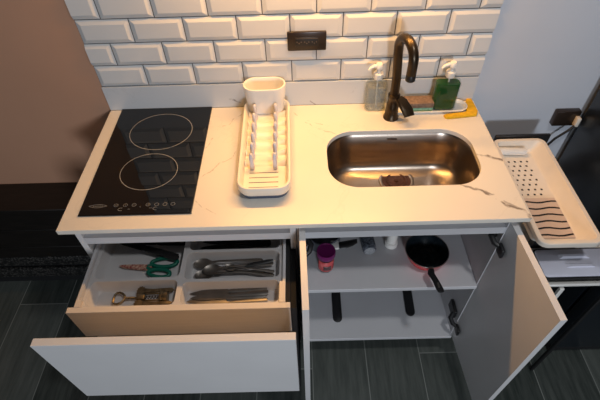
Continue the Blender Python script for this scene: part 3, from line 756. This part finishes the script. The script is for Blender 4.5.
obj('ridged_insert', BM().box(1.2585, 1.3755, -.487, -.338, -.1199, -.1165, .001, 1), 'tan', t)
b = BM()
for k in range(6):
    y0_ = -.355-k*.0245
    pts = [(1.260+.0142*q, y0_+.0028*math.sin(q*1.1+k)) for q in range(9)]
    for (xa, ya), (xb, yb) in zip(pts, pts[1:]): prism(b.bm, [(xa, ya-.0026), (xb, yb-.0026), (xb, yb+.0026), (xa, ya+.0026)], -.1164, -.1158)
obj('grooves', b, 'black', t, False)
b = BM().tube([(1.262, -.141, -.1055), (1.265, -.141, -.1055), (1.350, -.146, -.1055), (1.3555, -.1463, -.1055)], [.009, .0125, .0125, .009], 20)
tag(obj('rolled_cloth', b, 'white_plastic'), 'white roll with rounded ends at the back of the beige tray', 'roll')
tag(obj('back_rail', BM().box(1.262, 1.440, -.108, -.096, -.128, -.072, .002, 1), 'black'), 'black rail standing behind the beige tray against the grey wall', 'rail')

# ------------------------------------------------------------------ fridge and bench
t = thing('fridge', 'tall black fridge at the right against the grey wall', 'fridge', (1.88, -.25, FZ))
obj('body', BM().box(1.572, 2.18, -.455, -.03, FZ+.02, .85, .006), 'fridge', t)
obj('door', BM().box(1.572, 2.18, -.515, -.459, FZ+.05, .25, .012, 3), 'fridge', t)
obj('door', BM().box(1.572, 2.18, -.515, -.459, .26, .85, .012, 3), 'fridge', t)
obj('base_grille', BM().box(1.58, 2.17, -.50, -.456, FZ+.001, FZ+.048), 'black_matte', t, False)
for x in (1.62, 2.13):
    for y in (-.08, -.42): obj('foot', BM().lathe(x, y, [(.015, FZ+.0002), (.015, FZ+.021)], 12), 'black', t)

t = thing('bench', 'low black plank bench with woven bands, against the brown wall', 'bench', (-.62, -.07, FZ))
obj('top_board', BM().box(-1.30, -.015, -.142, -.001, -.356, -.336, .002, 1), 'bench', t)
for i, (z0, z1) in enumerate(((-.458, -.357), (-.569, -.460), (-.640, -.571))):
    obj('front_plank', BM().box(-1.295, -.02, -.136, -.120, z0, z1, .0015, 1), 'bench', t)
obj('woven_band', BM().box(-1.295, -.02, -.136, -.120, -.702, -.642, .003, 2), 'woven', t)
obj('woven_band', BM().box(-1.295, -.02, -.136, -.120, -.790, -.728, .003, 2), 'woven', t)
obj('body', BM().box(-1.29, -.025, -.1195, -.002, FZ+.001, -.3565), 'black_matte', t, False)

# ------------------------------------------------------------------ lights
def area(name, loc, target, size, size_y, power, col, spread=PI):
    l = bpy.data.lights.new(name, 'AREA'); l.shape = 'RECTANGLE'; l.size = size; l.size_y = size_y; l.energy = power; l.color = col; l.spread = spread
    o = bpy.data.objects.new(name, l); C.objects.link(o); o.location = loc
    d = Vector(target)-Vector(loc); o.rotation_euler = d.to_track_quat('-Z', 'Y').to_euler(); return o
area('under_cabinet_light', (.69, -.075, .62), (.69, -.42, 0), .70, .03, 8.0, (1, .51, .15))
area('ceiling_lamp', (1.14, -.96, 1.65), (1.0, -.8, -1), .12, .12, 8.5, (.96, .97, .98))
area('far_lamp', (1.05, -3.6, .60), (.5, 0, -.2), .35, .35, 42, (.84, .91, 1.0))
w = bpy.data.worlds.new('room'); S.world = w; w.use_nodes = True
w.node_tree.nodes['Background'].inputs[0].default_value = (.72, .76, .84, 1); w.node_tree.nodes['Background'].inputs[1].default_value = .04

# ------------------------------------------------------------------ camera
cd = bpy.data.cameras.new('camera'); cam = bpy.data.objects.new('camera', cd); C.objects.link(cam)
R = Vector((0.9996299, -0.01504926, -0.02266214)); U = Vector((0.02632357, 0.74531178, 0.66619623)); F = Vector((-0.0068646, 0.66654622, -0.7454321))
m4 = Matrix(((R.x, U.x, -F.x, .62719431), (R.y, U.y, -F.y, -1.20191792), (R.z, U.z, -F.z, .86779507), (0, 0, 0, 1)))
cam.matrix_world = m4
cd.sensor_fit = 'HORIZONTAL'; cd.sensor_width = 36; cd.lens = 438.16688/600*36; cd.clip_start = .01
S.camera = cam
vs = S.view_settings; vs.view_transform = 'Standard'; vs.look = 'None'; vs.gamma = 1; vs.use_curve_mapping = False; vs.exposure = 0
